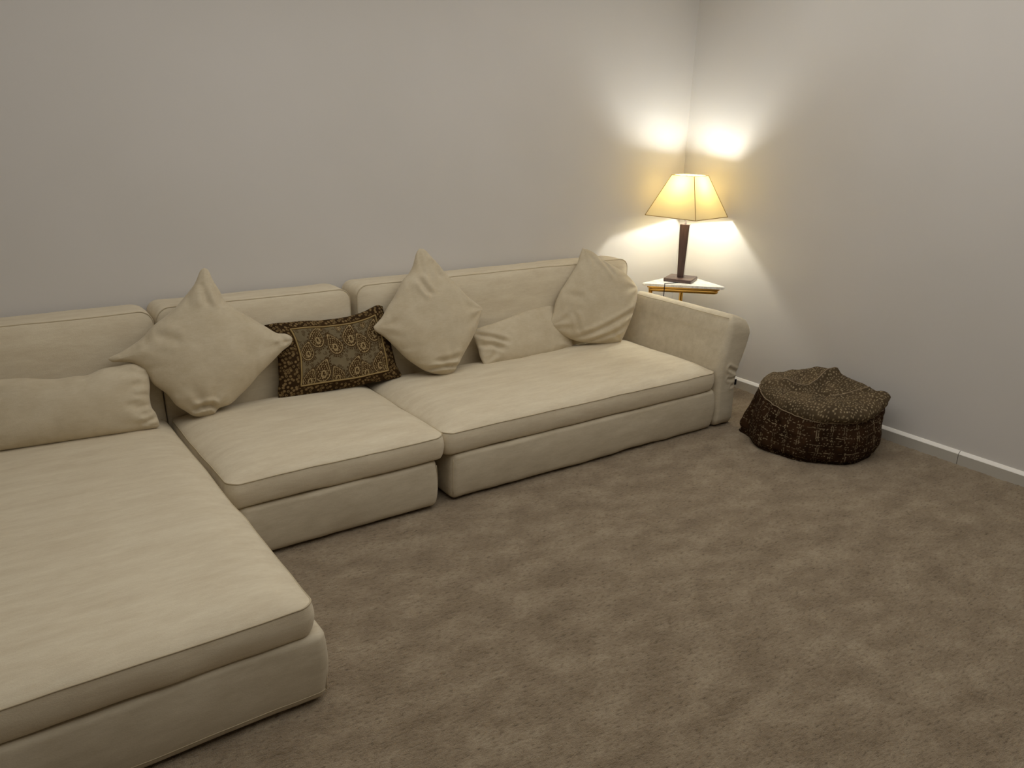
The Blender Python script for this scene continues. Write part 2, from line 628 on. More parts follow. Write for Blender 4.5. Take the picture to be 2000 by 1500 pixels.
def armrest(parent):
    """flared arm: stacked rounded rectangles whose middle and width follow the outward-leaning profile"""
    y0, y1 = 2.786, 3.600
    hx, hy = .085, (y1 - y0) / 2
    zt = .632
    pr = [(9, .006), (.06, .006), (.03, .007), (.018, .010), (.008, .018), (.002, .030)]
    pr += [(-.002, z) for z in np.linspace(.045, .545, 92)]
    k = len(pr) - 1
    r = .062
    for i in range(1, 11):
        a = PI / 2 * i / 10
        pr.append((r * (1 - math.cos(a)) * (1 if i < 10 else 1.0), zt - .085 + .085 * math.sin(a)))
    pr += [(.07, zt), (hx, zt)]
    zz = [0, .10, .20, .28, .33, .40, .48, .55, .64]
    xc = [3.540, 3.538, 3.533, 3.530, 3.537, 3.560, 3.586, 3.603, 3.612]
    hw = [.080, .080, .080, .080, .086, .097, .102, .099, .096]
    from_z = lambda z, t: np.interp(z, zz, t)
    def df(P):
        P = P.copy()
        x, y, z = P[:, 0].copy(), P[:, 1].copy(), P[:, 2].copy()
        sm = lambda t: (from_z(z - .02, t) + from_z(z, t) + from_z(z + .02, t)) / 3
        c, w_ = sm(xc), sm(hw)
        top = sstep(.50, .62, z)
        P[:, 0] = c + x / hx * w_
        P[:, 2] = z - top * (x / hx) * .030 + top * (.004 - .012 * (x / hx) ** 2)
        # creases pulled in at the neck of the front face
        fr = sstep(-hy + .10, -hy + .01, y)
        Q = np.stack([P[:, 0], P[:, 2]], 1)
        for pl, wd, dp in (([(3.530, .352), (3.565, .334), (3.610, .312)], .010, .006), ([(3.525, .288), (3.560, .281), (3.605, .284)], .008, .0035), ([(3.56, .240), (3.61, .246)], .008, .003)):
            d = polydist(Q, np.array(pl))
            P[:, 1] += fr * dp * (1 - .8 * sstep(.55, .95, x / hx)) * (np.exp(-(d / wd) ** 2) - .7 * np.exp(-((d - 2 * wd) / wd) ** 2))
        out = sstep(.3, 1, x / hx) * np.exp(-((y + hy) / .28) ** 2) * np.exp(-((z - .29) / .08) ** 2)
        P[:, 0] -= out * .0014 * np.sin(z * 130 + y * 20)
        # the front face is a little padded
        P[:, 1] -= fr * .006 * (1 - (x / hx) ** 2) * sstep(0, .1, z)
        return P
    o = softbox('armrest', hx, hy, .034, pr, M['base'], parent, T(0, (y0 + y1) / 2, 0), df, (), .0024, 46, 60, 9, .0030, 77)
    ys = np.linspace(-hy + .035, hy - .05, 40)
    Q = np.stack([np.full(40, -hx + .012), ys, np.full(40, zt - .024)], 1)
    Q = df(Q) + np.array([-.0005, (y0 + y1) / 2, .0035])
    Q = Q + .0030 * np.stack([fbm(Q[:, 0] * 4, (Q[:, 1] - (y0 + y1) / 2) * 4, Q[:, 2] * 4 + 7 * c, 77 + c) for c in range(3)], 1)
    tubes_obj('piping', [Q], .0022, M['piping'], o, 6)
    return o

def polydist(Q, pl):
    best = np.full(len(Q), 9.0)
    for a, b in zip(pl[:-1], pl[1:]):
        ab = b - a
        t = np.clip(((Q - a) @ ab) / (ab @ ab), 0, 1)
        best = np.minimum(best, np.linalg.norm(Q - a - t[:, None] * ab, axis=1))
    return best

arm = armrest(sofa3)
bm = bmesh.new()
box_bm(bm, -.016, .014, -.0008, .0008, -.0165, .0165, 0, 1, T(3.622, 2.806, .246) @ Matrix.Rotation(math.radians(-8), 4, 'Z'))
o = bm_obj('fabric_label', bm, M['black'], arm, False)
o['label'] = 'small black fabric tab'

# ------------------------------------------------------------------ cushions
PIL_p1 = dict(P0=(0.845, 3.425, 0.385), t=0.3, k=0.0, E=[
    [(.006,-.005),(.036,.003),(.062,.023),(.11,.032),(.163,.067),(.21,.101),(.251,.137),(.291,.166),(.34,.201),(.381,.231),(.422,.254),(.437,.273)],
    [(.437,.273),(.435,.29),(.409,.308),(.367,.318),(.323,.352),(.261,.401),(.2,.45),(.16,.488),(.147,.53),(.128,.58),(.116,.626),(.099,.638)],
    [(.099,.638),(.08,.624),(.049,.573),(.003,.525),(-.042,.483),(-.099,.443),(-.147,.413),(-.203,.365),(-.281,.324),(-.328,.307),(-.339,.298)],
    [(-.339,.298),(-.324,.285),(-.294,.281),(-.249,.265),(-.207,.222),(-.187,.173),(-.14,.119),(-.112,.068),(-.079,.035),(-.046,.007),(.006,-.005)],
])
PIL_p2 = dict(P0=(2.036, 3.4, 0.385), t=0.3, k=0.0, E=[
    [(.029,-.01),(.061,.012),(.1,.055),(.136,.099),(.183,.149),(.232,.209),(.265,.262),(.292,.306)],
    [(.292,.306),(.284,.323),(.255,.345),(.197,.396),(.142,.462),(.095,.514),(.058,.565),(.021,.615),(-.006,.648),(-.031,.655)],
    [(-.031,.655),(-.054,.632),(-.08,.576),(-.108,.539),(-.148,.507),(-.175,.476),(-.213,.426),(-.254,.384),(-.296,.335),(-.338,.302),(-.35,.291)],
    [(-.35,.291),(-.341,.27),(-.297,.233),(-.248,.176),(-.198,.115),(-.145,.068),(-.097,.033),(-.038,.008),(.029,-.01)],
])
PIL_p3 = dict(P0=(3.2, 3.43, 0.385), t=0.3, k=-0.12, E=[
    [(.086,-.004),(.109,.028),(.143,.081),(.186,.152),(.221,.224),(.25,.291),(.249,.316)],
    [(.249,.316),(.223,.356),(.182,.396),(.119,.442),(.056,.475),(.004,.508),(-.035,.542),(-.076,.565),(-.113,.576)],
    [(-.113,.576),(-.137,.534),(-.163,.482),(-.213,.425),(-.262,.371),(-.298,.332),(-.338,.27),(-.358,.218),(-.384,.173),(-.388,.144)],
    [(-.388,.144),(-.338,.101),(-.289,.069),(-.229,.04),(-.145,.018),(-.048,.001),(.044,-.008),(.086,-.004)],
])
PIL_rl = dict(P0=(2.6, 3.47, 0.385), t=0.5, k=0.09, E=[
    [(-.286,-.005),(-.265,-.016),(-.179,-.018),(-.059,-.026),(.057,-.024),(.177,-.021),(.278,-.015),(.367,-.011),(.382,.006)],
    [(.382,.006),(.386,.062),(.4,.155),(.402,.249),(.39,.264)],
    [(.39,.264),(.318,.26),(.181,.255),(.059,.244),(-.062,.224),(-.165,.212),(-.255,.203),(-.312,.189)],
    [(-.312,.189),(-.305,.148),(-.296,.097),(-.297,.046),(-.286,-.005)],
])
PIL_pa = dict(P0=(1.5, 3.475, 0.385), t=0.33, k=0.0, E=[
    [(-.31,.005),(-.28,-.006),(-.236,-.006),(-.16,-.005),(-.043,-.004),(.077,-.006),(.161,-.002),(.246,0),(.318,.002),(.333,.015)],
    [(.333,.015),(.319,.044),(.309,.074),(.3,.154),(.294,.26),(.291,.338),(.291,.369)],
    [(.291,.369),(.264,.378),(.228,.368),(.184,.354),(.12,.342),(.058,.337),(-.001,.337),(-.06,.338),(-.136,.345),(-.21,.347),(-.265,.35),(-.317,.347)],
    [(-.317,.347),(-.305,.31),(-.29,.255),(-.281,.186),(-.288,.133),(-.295,.08),(-.307,.038),(-.31,.005)],
])
PIL_ll = dict(P0=(0.35, 3.425, 0.39), t=0.4, k=-0.06, E=[
    [(-.388,0),(-.369,-.001),(-.27,-.003),(-.169,-.006),(-.065,-.008),(.028,-.009),(.139,-.012),(.238,-.013),(.289,-.011),(.303,-.002)],
    [(.303,-.002),(.296,.045),(.283,.076),(.282,.121),(.29,.164),(.293,.204),(.302,.221)],
    [(.302,.221),(.279,.248),(.251,.266),(.226,.27),(.185,.265),(.127,.262),(.066,.244),(.02,.246),(-.042,.244),(-.102,.253),(-.159,.264),(-.231,.269),(-.329,.279),(-.356,.266)],
    [(-.356,.266),(-.382,.136),(-.388,0)],
])

CR_p1 = [[(-0.054,0.034),(-0.029,0.040),(-0.003,0.044),(0.025,0.043),(0.049,0.028)], [(0.074,0.569),(0.070,0.468)], [(0.115,0.563),(0.142,0.461)], [(0.367,0.306),(0.399,0.262)], [(-0.151,0.373),(-0.065,0.333)]]
CR_p2 = [[(-0.087,0.504),(-0.071,0.463),(-0.041,0.411)], [(-0.117,0.040),(-0.059,0.044),(-0.008,0.044),(0.078,0.037)], [(-0.069,0.075),(-0.003,0.073),(0.102,0.085)], [(0.019,0.586),(0.039,0.493)]]
CR_p3 = [[(-0.242,0.055),(-0.131,0.077),(-0.035,0.107),(0.178,0.178)], [(-0.144,0.027),(-0.024,0.051),(0.093,0.083)], [(-0.013,0.515),(0.028,0.461),(0.057,0.398)], [(-0.251,0.203),(-0.240,0.148),(-0.224,0.080)], [(-0.286,0.317),(-0.178,0.278)]]
CR_rl = [[(-0.289,0.165),(-0.222,0.141),(-0.113,0.088)], [(-0.295,0.106),(-0.221,0.091),(-0.159,0.060)]]
CR_ll = [[(0.237,0.215),(0.289,0.214)], [(0.217,0.174),(0.286,0.171)], [(0.217,0.131),(0.281,0.128)], [(0.216,0.077),(0.283,0.088)], [(0.232,0.014),(0.283,0.027),(0.299,0.038)], [(0.176,0.095),(0.254,0.093)]]
CR_pa = []


def dense(pts, n):
    P = np.array(pts, float)
    Q = []
    E = np.vstack([2 * P[0] - P[1], P, 2 * P[-1] - P[-2]])
    for i in range(1, len(E) - 2):
        p0, p1, p2, p3 = E[i - 1], E[i], E[i + 1], E[i + 2]
        for t in np.linspace(0, 1, 13)[:-1]:
            Q.append(.5 * ((2 * p1) + (-p0 + p2) * t + (2 * p0 - 5 * p1 + 4 * p2 - p3) * t * t + (-p0 + 3 * p1 - 3 * p2 + p3) * t ** 3))
    Q.append(P[-1])
    Q = np.array(Q)
    s = np.concatenate([[0], np.cumsum(np.linalg.norm(np.diff(Q, axis=0), axis=1))])
    return Q, s / s[-1]

def pillow(name, spec, creases, hf, hb, mat, n=(110, 110), exp=.46, seed=5, puck=.004, cosine=True, sink=0.0):
    E = [dense(e, 0) for e in spec['E']]
    ns, nt_ = n
    g = lambda k: (.5 - .5 * np.cos(PI * np.linspace(0, 1, k + 1))) * .85 + np.linspace(0, 1, k + 1) * .15
    s, t = g(ns), g(nt_)
    ev = lambda k, x: np.stack([np.interp(x, E[k][1], E[k][0][:, c]) for c in (0, 1)], -1)
    e0, e1, e2, e3 = ev(0, s), ev(1, t), ev(2, 1 - s), ev(3, 1 - t)
    S, Tt = np.meshgrid(s, t, indexing='ij')
    c00, c10, c01, c11 = e0[0], e0[-1], e2[0], e2[-1]
    U = ((1 - Tt)[..., None] * e0[:, None] + Tt[..., None] * e2[:, None] + (1 - S)[..., None] * e3[None] + S[..., None] * e1[None]
         - ((1 - S) * (1 - Tt))[..., None] * c00 - (S * (1 - Tt))[..., None] * c10 - ((1 - S) * Tt)[..., None] * c01 - (S * Tt)[..., None] * c11)
    a = 1 - np.abs(2 * S - 1) ** 2.3
    b = 1 - np.abs(2 * Tt - 1) ** 2.3
    prof = (np.clip(a, 0, 1) * np.clip(b, 0, 1)) ** exp
    edge = np.minimum(np.minimum(S, 1 - S), np.minimum(Tt, 1 - Tt))
    inner = sstep(0, .12, edge)
    u, v = U[..., 0], U[..., 1]
    h = hf * prof
    h = h * (1 + .10 * fbm(u * 4, v * 4, 0, seed, 2))
    h = h + inner * .0014 * fbm(u * 13, v * 13, 0, seed + 3, 2)
    # puckers running in from the seam
    along = np.where(np.minimum(S, 1 - S) < np.minimum(Tt, 1 - Tt), v, u)
    h = h + puck * sstep(0, .03, edge) * np.exp(-edge / .09) * vnoise(along * 42, edge * 3, 0, seed + 9)
    # corner folds
    for (ci, cj) in ((0, 0), (-1, 0), (0, -1), (-1, -1)):
        c = U[ci, cj]
        d = np.hypot(u - c[0], v - c[1])
        ang = np.arctan2(v - c[1], u - c[0])
        h = h + .004 * np.cos(ang * 9 + seed) * np.exp(-((d - .09) / .06) ** 2) * inner
    Q = np.stack([u.ravel(), v.ravel()], 1)
    for pl, wd, dp in creases:
        pl = np.array(pl)
        d = polydist(Q, pl).reshape(u.shape)
        # fade to nothing at the ends of a crease
        L = np.linalg.norm(pl[-1] - pl[0])
        ax_ = (pl[-1] - pl[0]) / L
        tt = ((u - pl[0][0]) * ax_[0] + (v - pl[0][1]) * ax_[1]) / L
        fade = sstep(-.12, .2, tt) * sstep(1.12, .8, tt)
        nrm_ = np.array([-ax_[1], ax_[0]])
        sd = (u - pl[0][0]) * nrm_[0] + (v - pl[0][1]) * nrm_[1]
        h = h + fade * dp * (-np.exp(-(d / wd) ** 2) + .7 * np.exp(-((d - 2.0 * wd) / (1.1 * wd)) ** 2))
    h = np.where(edge <= 1e-9, 0, np.maximum(h, .0015))
    hbk = np.where(edge <= 1e-9, 0, np.maximum(hb * prof * (1 + .1 * fbm(u * 5, v * 5, 0, seed + 30, 2)), .0015))
    k, tl = spec['k'], spec['t']
    axv = np.array([1, k, 0]); axv = axv / np.linalg.norm(axv)
    avv = np.array([0, tl, 1.0]); avv = avv - axv * avv.dot(axv); avv /= np.linalg.norm(avv)
    nr = np.cross(axv, avv)
    P0 = np.array(spec['P0'])
    B = P0 + u[..., None] * axv + v[..., None] * avv
    A1 = (B + nr * h[..., None]).reshape(-1, 3)
    A2 = (B - nr * hbk[..., None]).reshape(-1, 3)
    i = np.arange((ns + 1) * (nt_ + 1)).reshape(ns + 1, nt_ + 1)
    rim = (edge <= 1e-9)
    j = i + i.size
    j = np.where(rim, i, j)
    F1 = np.stack([i[:-1, :-1], i[1:, :-1], i[1:, 1:], i[:-1, 1:]], -1).reshape(-1, 4)
    F2 = np.stack([j[:-1, :-1], j[:-1, 1:], j[1:, 1:], j[1:, :-1]], -1).reshape(-1, 4)
    V = np.concatenate([A1, A2])
    F = np.concatenate([F1, F2])
    used = np.unique(F)
    remap = -np.ones(len(V), dtype=int)
    remap[used] = np.arange(len(used))
    cen = np.array([P0[0], P0[1], P0[2]])
    o = mesh_obj(name, V[used] - cen, remap[F].tolist(), mat)
    o.location = cen
    ST = np.stack([np.tile(S.ravel(), 2), np.tile(Tt.ravel(), 2)], 1)[used]
    front = np.concatenate([np.ones(i.size), np.zeros(i.size)])[used]
    return o, ST, front, (s, t, B + nr * h[..., None])

def cr(lst, specs):
    return [(l, w_, d_) for l, (w_, d_) in zip(lst, specs)]

g_ = 'cream scatter cushions on the sofa'
o, *_ = pillow('throw_pillow', PIL_p1, cr(CR_p1, [(.010, .016), (.016, .009), (.016, .009), (.014, .008), (.02, .006)]), .085, .055, M['pillow'], (120, 120), .46, 5)
tag(o, 'large cream square cushion standing on its corner, left of the paisley cushion', 'cushion', g_)
o, *_ = pillow('throw_pillow', PIL_p2, cr(CR_p2, [(.014, .010), (.009, .013), (.013, .007), (.015, .006)]), .085, .055, M['pillow'], (120, 120), .46, 15)
tag(o, 'cream square cushion standing on its corner, right of the paisley cushion', 'cushion', g_)
o, *_ = pillow('throw_pillow', PIL_p3, cr(CR_p3, [(.014, .010), (.011, .007), (.014, .010), (.013, .007), (.02, .006)]), .085, .036, M['pillow'], (120, 120), .46, 25)
tag(o, 'cream square cushion with pointed top leaning into the armrest corner', 'cushion', g_)
o, *_ = pillow('lumbar_pillow', PIL_rl, cr(CR_rl, [(.012, .012), (.012, .009)]), .056, .035, M['pillow'], (130, 90), .45, 35)
tag(o, 'small cream oblong cushion lying low between two square cushions, right', 'cushion', g_)
o, *_ = pillow('lumbar_pillow', PIL_ll, cr(CR_ll, [(.008, .003), (.009, .0025), (.008, .003), (.009, .004), (.009, .007), (.012, .003)]), .085, .06, M['pillow'], (140, 90), .42, 45)
tag(o, 'plump cream oblong cushion on the chaise at the left edge', 'cushion', g_)

# paisley cushion: printed cotton, cord stitched round the inner field
def paisley():
    o, ST, front, (s, t, G) = pillow('paisley_pillow', PIL_pa, [], .070, .05, M['paisley'], (420, 260), .44, 55, .003)
    tag(o, 'brown oblong paisley cushion with dark leafy border and gold cord', 'cushion')
    S, Tt = ST[:, 0], ST[:, 1]
    U, V = S * .62, Tt * .37
    dark, darker = srgb(68, 50, 28), srgb(54, 39, 21)
    field = srgb(114, 102, 78)
    light = srgb(176, 154, 112)
    col = np.tile(field, (len(S), 1))
    col *= (1 + .10 * fbm(U * 30, V * 30, 0, 2, 2))[:, None]
    def paint(mask, c):
        nonlocal col
        mk = np.clip(mask, 0, 1)[:, None]
        col = col * (1 - mk) + c * mk
    # small leaf sprigs scattered between the paisleys
    d, rn = cell_dots(U * 38, V * 42 + .3, 5, .3)
    sprig = (sstep(.44, .34, d)) * (vnoise(U * 60, V * 40, 0, 8) > -.35) * (np.sin(U * 700 + V * 500 + rn * 20) > -.3)
    paint(sprig * .85, dark)
    cs = [(.318, .726, 1, .9), (.457, .62, -1, .95), (.597, .708, 1, 1.0), (.703, .578, -1, .95), (.819, .696, 1, .95), (.885, .50, -1, .7), (.321, .273, 1, 1.0), (.447, .19, -1, .85),
          (.596, .262, 1, 1.0), (.694, .198, -1, .85), (.812, .257, 1, .95), (.888, .205, -1, .75), (.215, .56, 1, .8), (.215, .2, 1, .8), (.53, .86, 1, .35), (.745, .84, -1, .35), (.38, .88, -1, .35)]
    for cx, cy, fl, sc in cs:
        x = (U - cx * .62) / (.043 * sc) * fl
        y = (V - cy * .37) / (.062 * sc)
        yy = np.clip(y, 0, None)
        xb = x - .55 * yy ** 2
        wd = np.where(y > 0, np.clip(1 - .45 * yy ** 1.3, .12, 1), 1.0)
        e = np.hypot(xb / wd, y / np.where(y > 0, 1.15, .85))
        th = np.arctan2(y, xb)
        paint(sstep(1.26, 1.22, e) * (e > 1.06) * (np.sin(th * 22) > -.1), dark)
        paint(sstep(1.07, 1.04, e), field * 1.02)
        paint(sstep(1.04, 1.0, e), dark)
        paint(sstep(.90, .87, e), light * .86)
        paint(sstep(.82, .79, e), dark)
        paint(sstep(.62, .59, e) * (np.sin(th * 11) > 0), light * .7)
        paint(sstep(.56, .53, e), dark)
        q = np.hypot(xb - .1, y + .15)
        paint(sstep(.34, .30, q) * (q > .2), light * .8)
        paint((np.sin(xb * 21) * np.sin(y * 17) > .55) * (e < .8), light * .8)
    # border outside the cord
    L, Rr, Bt, Tp = .155, .885, .135, .895
    inb = (S > L) & (S < Rr) & (Tt > Bt) & (Tt < Tp)
    d2 = np.minimum(np.minimum(S - L, Rr - S) * .62, np.minimum(Tt - Bt, Tp - Tt) * .37)
    out = d2 < 0
    base = darker * (1 + .2 * fbm(U * 40, V * 40, 0, 4, 2))[:, None]
    col = np.where(out[:, None], base, col)
    dd, rn = cell_dots(U * 58 + V * 26, V * 58 - U * 20, 21, .28)
    leaf = sstep(.42, .32, dd) * (rn > .12)
    hole = sstep(.20, .14, dd) * (rn > .55)
    ob = out & True
    for mk, c in ((leaf * ob, srgb(122, 101, 68)), (hole * ob, darker)):
        paint(mk, c)
    paint(((d2 < .006) & (d2 > -.009)) * 1.0, srgb(58, 40, 18))
    col = np.where(front[:, None] > .5, col, np.where(out[:, None], col, darker))
    set_color(o, 'print', col)
    # cord
    def at(ss, ts):
        i = np.interp(ss, s, np.arange(len(s)))
        j = np.interp(ts, t, np.arange(len(t)))
        i0, j0 = int(min(i, len(s) - 2)), int(min(j, len(t) - 2))
        fi, fj = i - i0, j - j0
        return G[i0, j0] * (1 - fi) * (1 - fj) + G[i0 + 1, j0] * fi * (1 - fj) + G[i0, j0 + 1] * (1 - fi) * fj + G[i0 + 1, j0 + 1] * fi * fj
    path = []
    for a, b in (((L, Bt), (Rr, Bt)), ((Rr, Bt), (Rr, Tp)), ((Rr, Tp), (L, Tp)), ((L, Tp), (L, Bt))):
        for q in np.linspace(0, 1, 60)[:-1]:
            path.append(at(a[0] + (b[0] - a[0]) * q, a[1] + (b[1] - a[1]) * q) + np.array([0, -.0012, .0004]))
    bpy.context.view_layer.update()
    tubes_obj('cord', [path], .0042, M['gold_cord'], o, 6, True)
paisley()

# ------------------------------------------------------------------ corner table
ZT = .675
Lc, Kc, Rc = np.array([3.628, 3.632]), np.array([4.128, 3.735]), np.array([4.030, 3.262])
def rounded_tri(inset, r, n=8):
    A = [Lc, Rc, Kc]
    cen = sum(A) / 3
    # offset the edges inward
    pts = []
    lines = []
    for i in range(3):
        p, q = A[i], A[(i + 1) % 3]
        d = (q - p) / np.linalg.norm(q - p)
        nrm = np.array([-d[1], d[0]])
        if nrm @ (cen - p) < 0:
            nrm = -nrm
        lines.append((p + nrm * inset, d))
    V = []
    for i in range(3):
        (p, d), (q, e) = lines[i - 1], lines[i]
        m_ = np.linalg.solve(np.stack([d, -e], 1), q - p)
        V.append(p + d * m_[0])
    out = []
    for i in range(3):
        p, a, b = V[i], V[i - 1], V[(i + 1) % 3]
        u = (a - p) / np.linalg.norm(a - p)
        v = (b - p) / np.linalg.norm(b - p)
        ang = math.acos(np.clip(u @ v, -1, 1))
        tl = r / math.tan(ang / 2)
        c = p + (u + v) / np.linalg.norm(u + v) * r / math.sin(ang / 2)
        s0, s1 = p + u * tl - c, p + v * tl - c
        a0 = math.atan2(s0[1], s0[0])
        da = (math.atan2(s1[1], s1[0]) - a0 + PI) % (2 * PI) - PI
        for k in range(n + 1):
            out.append(c + r * np.array([math.cos(a0 + da * k / n), math.sin(a0 + da * k / n)]))
    return out

def prism_bm(loop, z0, z1, bev=0.0):
    bm = bmesh.new()
    a = [bm.verts.new((p[0], p[1], z0)) for p in loop]
    b = [bm.verts.new((p[0], p[1], z1)) for p in loop]
    n = len(loop)
    bm.faces.new(a[::-1])
    bm.faces.new(b)
    for i in range(n):
        j = (i + 1) % n
        bm.faces.new([a[i], a[j], b[j], b[i]])
    if bev:
        ee = [e for e in bm.edges if abs(e.verts[0].co.z - e.verts[1].co.z) < 1e-6]
        bmesh.ops.bevel(bm, geom=ee, offset=bev, segments=2, affect='EDGES')
    return bm

table = thing('side_table', 'triangular white marble corner table with gold frame behind the armrest', 'table', (3.93, 3.55, 0))
bm_obj('tabletop', prism_bm(rounded_tri(0, .018), ZT - .015, ZT, .003), M['marble'], table)
bm_obj('frame_plate', prism_bm(rounded_tri(.016, .018), ZT - .028, ZT - .0155, .001), M['gold'], table)
ring = [(p[0], p[1], ZT - .040) for p in rounded_tri(.026, .02, 10)]
tubes_obj('rail', [ring], .0125, M['gold'], table, 12, True)
ring0 = rounded_tri(.026, .02, 10)
lL = ring0[5]
lK = ring0[2 * 11 + 5]
tubes_obj('leg', [[(lL[0], lL[1], ZT - .04), (lL[0], lL[1], .35), (lL[0], lL[1], .008)]], .0125, M['gold'], table, 14)
tubes_obj('leg', [[(lK[0], lK[1], ZT - .04), (lK[0], lK[1], .35), (lK[0], lK[1], .008)]], .0125, M['gold'], table, 14)
tubes_obj('foot_rail', [[(p[0], p[1], .012) for p in ring0]], .0115, M['gold'], table, 10, True)

# ------------------------------------------------------------------ table lamp
LX, LY = 3.937, 3.575
lamp = thing('table_lamp', 'lit table lamp with yellow pyramid shade and dark tapered stem', 'lamp', (LX, LY, ZT))
RB = T(LX, LY, 0) @ Matrix.Rotation(math.radians(28.5), 4, 'Z')
bm = bmesh.new()
hb_ = .0905
box_bm(bm, -hb_, hb_, -hb_, hb_, ZT, ZT + .0235, .006, 2, RB)
bm_obj('base', bm, M['wenge'], lamp, True, 30)
def frustum(w0, d0, w1, d1, z0, z1, mat4, bev=.0015):
    bm = bmesh.new()
    V = []
    for w_, d_, z in ((w0, d0, z0), (w1, d1, z1)):
        V.append([bm.verts.new((sx * w_ / 2, sy * d_ / 2, z)) for sx, sy in ((-1, -1), (1, -1), (1, 1), (-1, 1))])
    bm.faces.new(V[0][::-1])
    bm.faces.new(V[1])
    for i in range(4):
        j = (i + 1) % 4
        bm.faces.new([V[0][i], V[0][j], V[1][j], V[1][i]])
    if bev:
        bmesh.ops.bevel(bm, geom=bm.edges[:], offset=bev, segments=2, affect='EDGES')
    bm.transform(mat4)
    return bm
RS = T(LX, LY, 0) @ Matrix.Rotation(math.radians(-61.5), 4, 'Z')
stem = bm_obj('stem', frustum(.040, .034, .060, .046, ZT + .0235, ZT + .363, RS), M['wenge'], lamp, True, 30)
bmc = bmesh.new()
for sx in (-1, 1):                          # bright metal inlay down both flanks
    b2 = bmesh.new()
    vs_ = []
    for (w_, d_, z) in ((.040, .034, ZT + .024), (.060, .046, ZT + .362)):
        vs_.append([b2.verts.new((sx * (w_ / 2 + o_), y_, z)) for o_, y_ in ((-.001, -d_ / 2 + .004), (.0022, -d_ / 2 + .004), (.0022, d_ / 2 - .004), (-.001, d_ / 2 - .004))])
    b2.faces.new(vs_[0]); b2.faces.new(vs_[1])
    for i in range(4):
        j = (i + 1) % 4
        b2.faces.new([vs_[0][i], vs_[0][j], vs_[1][j], vs_[1][i]])
    b2.transform(RS)
    me_ = bpy.data.meshes.new('tmp'); b2.to_mesh(me_); b2.free(); bmc.from_mesh(me_); bpy.data.meshes.remove(me_)
o = bm_obj('inlay', bmc, M['chrome'], stem, False)
o['label'] = 'bright metal strip'
bmc = bmesh.new()
tb = []
for r_, z in ((.006, ZT + .362), (.006, ZT + .41), (.006, ZT + .50)):
    pass
tubes_obj('rod', [[(LX, LY, ZT + .362), (LX, LY, ZT + .45), (LX, LY, ZT + .52)]], .006, M['chrome'], lamp, 10)
tubes_obj('socket', [[(LX, LY, ZT + .515), (LX, LY, ZT + .54), (LX, LY, ZT + .562)]], .015, M['chrome'], lamp, 14)
ZS0, ZS1 = 1.091, 1.343
B0, B1 = .3735, .163
RSH = T(LX, LY, 0) @ Matrix.Rotation(math.radians(9.75), 4, 'Z')
def shade():
    bm = bmesh.new()
    n = 14
    th = .0018
    loops = []
    for side in (0, 1):
        L = []
        for k in range(n + 1):
            q = k / n
            b = (B0 + (B1 - B0) * q) / 2 - side * th
            z = ZS0 + (ZS1 - ZS0) * q
            row = []
            for c in range(4):
                x0, y0 = [(-1, -1), (1, -1), (1, 1), (-1, 1)][c]
                x1, y1 = [(-1, -1), (1, -1), (1, 1), (-1, 1)][(c + 1) % 4]
                for e in range(8):
                    f = e / 8
                    row.append(bm.verts.new((b * (x0 + (x1 - x0) * f), b * (y0 + (y1 - y0) * f), z)))
            L.append(row)
        loops.append(L)
    m_ = 32
    for side in (0,):
        L = loops[side]
        for k in range(n):
            for i in range(m_):
                j = (i + 1) % m_
                bm.faces.new([L[k][i], L[k][j], L[k + 1][j], L[k + 1][i]])
    for v in [v for row in loops[1] for v in row]:
        bm.verts.remove(v)
    bm.transform(RSH)
    return bm_obj('lamp_shade', bm, M['shade'], lamp, True, 20)
sh = shade()
cor = lambda b, z: [RSH @ Vector((sx * b / 2, sy * b / 2, z)) for sx, sy in ((-1, -1), (1, -1), (1, 1), (-1, 1))]
def lin(a, b, n=6):
    return [a.lerp(b, i / n) for i in range(n + 1)]
c0, c1 = cor(B0, ZS0), cor(B1, ZS1)
V, F = [], []
for p_ in ([lin(c0[i], c0[(i + 1) % 4]) for i in range(4)] + [lin(c1[i], c1[(i + 1) % 4]) for i in range(4)] + [lin(c0[i], c1[i]) for i in range(4)]):
    v, f = tube(p_, .0022, 6)
    k0 = len(V)
    V += v
    F += [tuple(i + k0 for i in q) for q in f]
mesh_obj('trim_tape', V, F, M['shade_trim'], sh)
# wire spider holding the shade
ctr = Vector((LX, LY, ZS1 - .012))
tubes_obj('shade_carrier', [[c.lerp(ctr, .02) + Vector((0, 0, -.006)), ctr] for c in c1], .0014, M['chrome'], lamp, 6)
# bulb
bm = bmesh.new()
bmesh.ops.create_uvsphere(bm, u_segments=24, v_segments=16, radius=.028)
for v in bm.verts:
    if v.co.z < 0:
        k = -v.co.z / .028
        v.co.z *= 1.45
        v.co.x *= 1 - .35 * k * k
        v.co.y *= 1 - .35 * k * k
bm.transform(T(LX, LY, ZS1 - .075))
bm_obj('bulb', bm, M['bulb'], lamp, True, None)
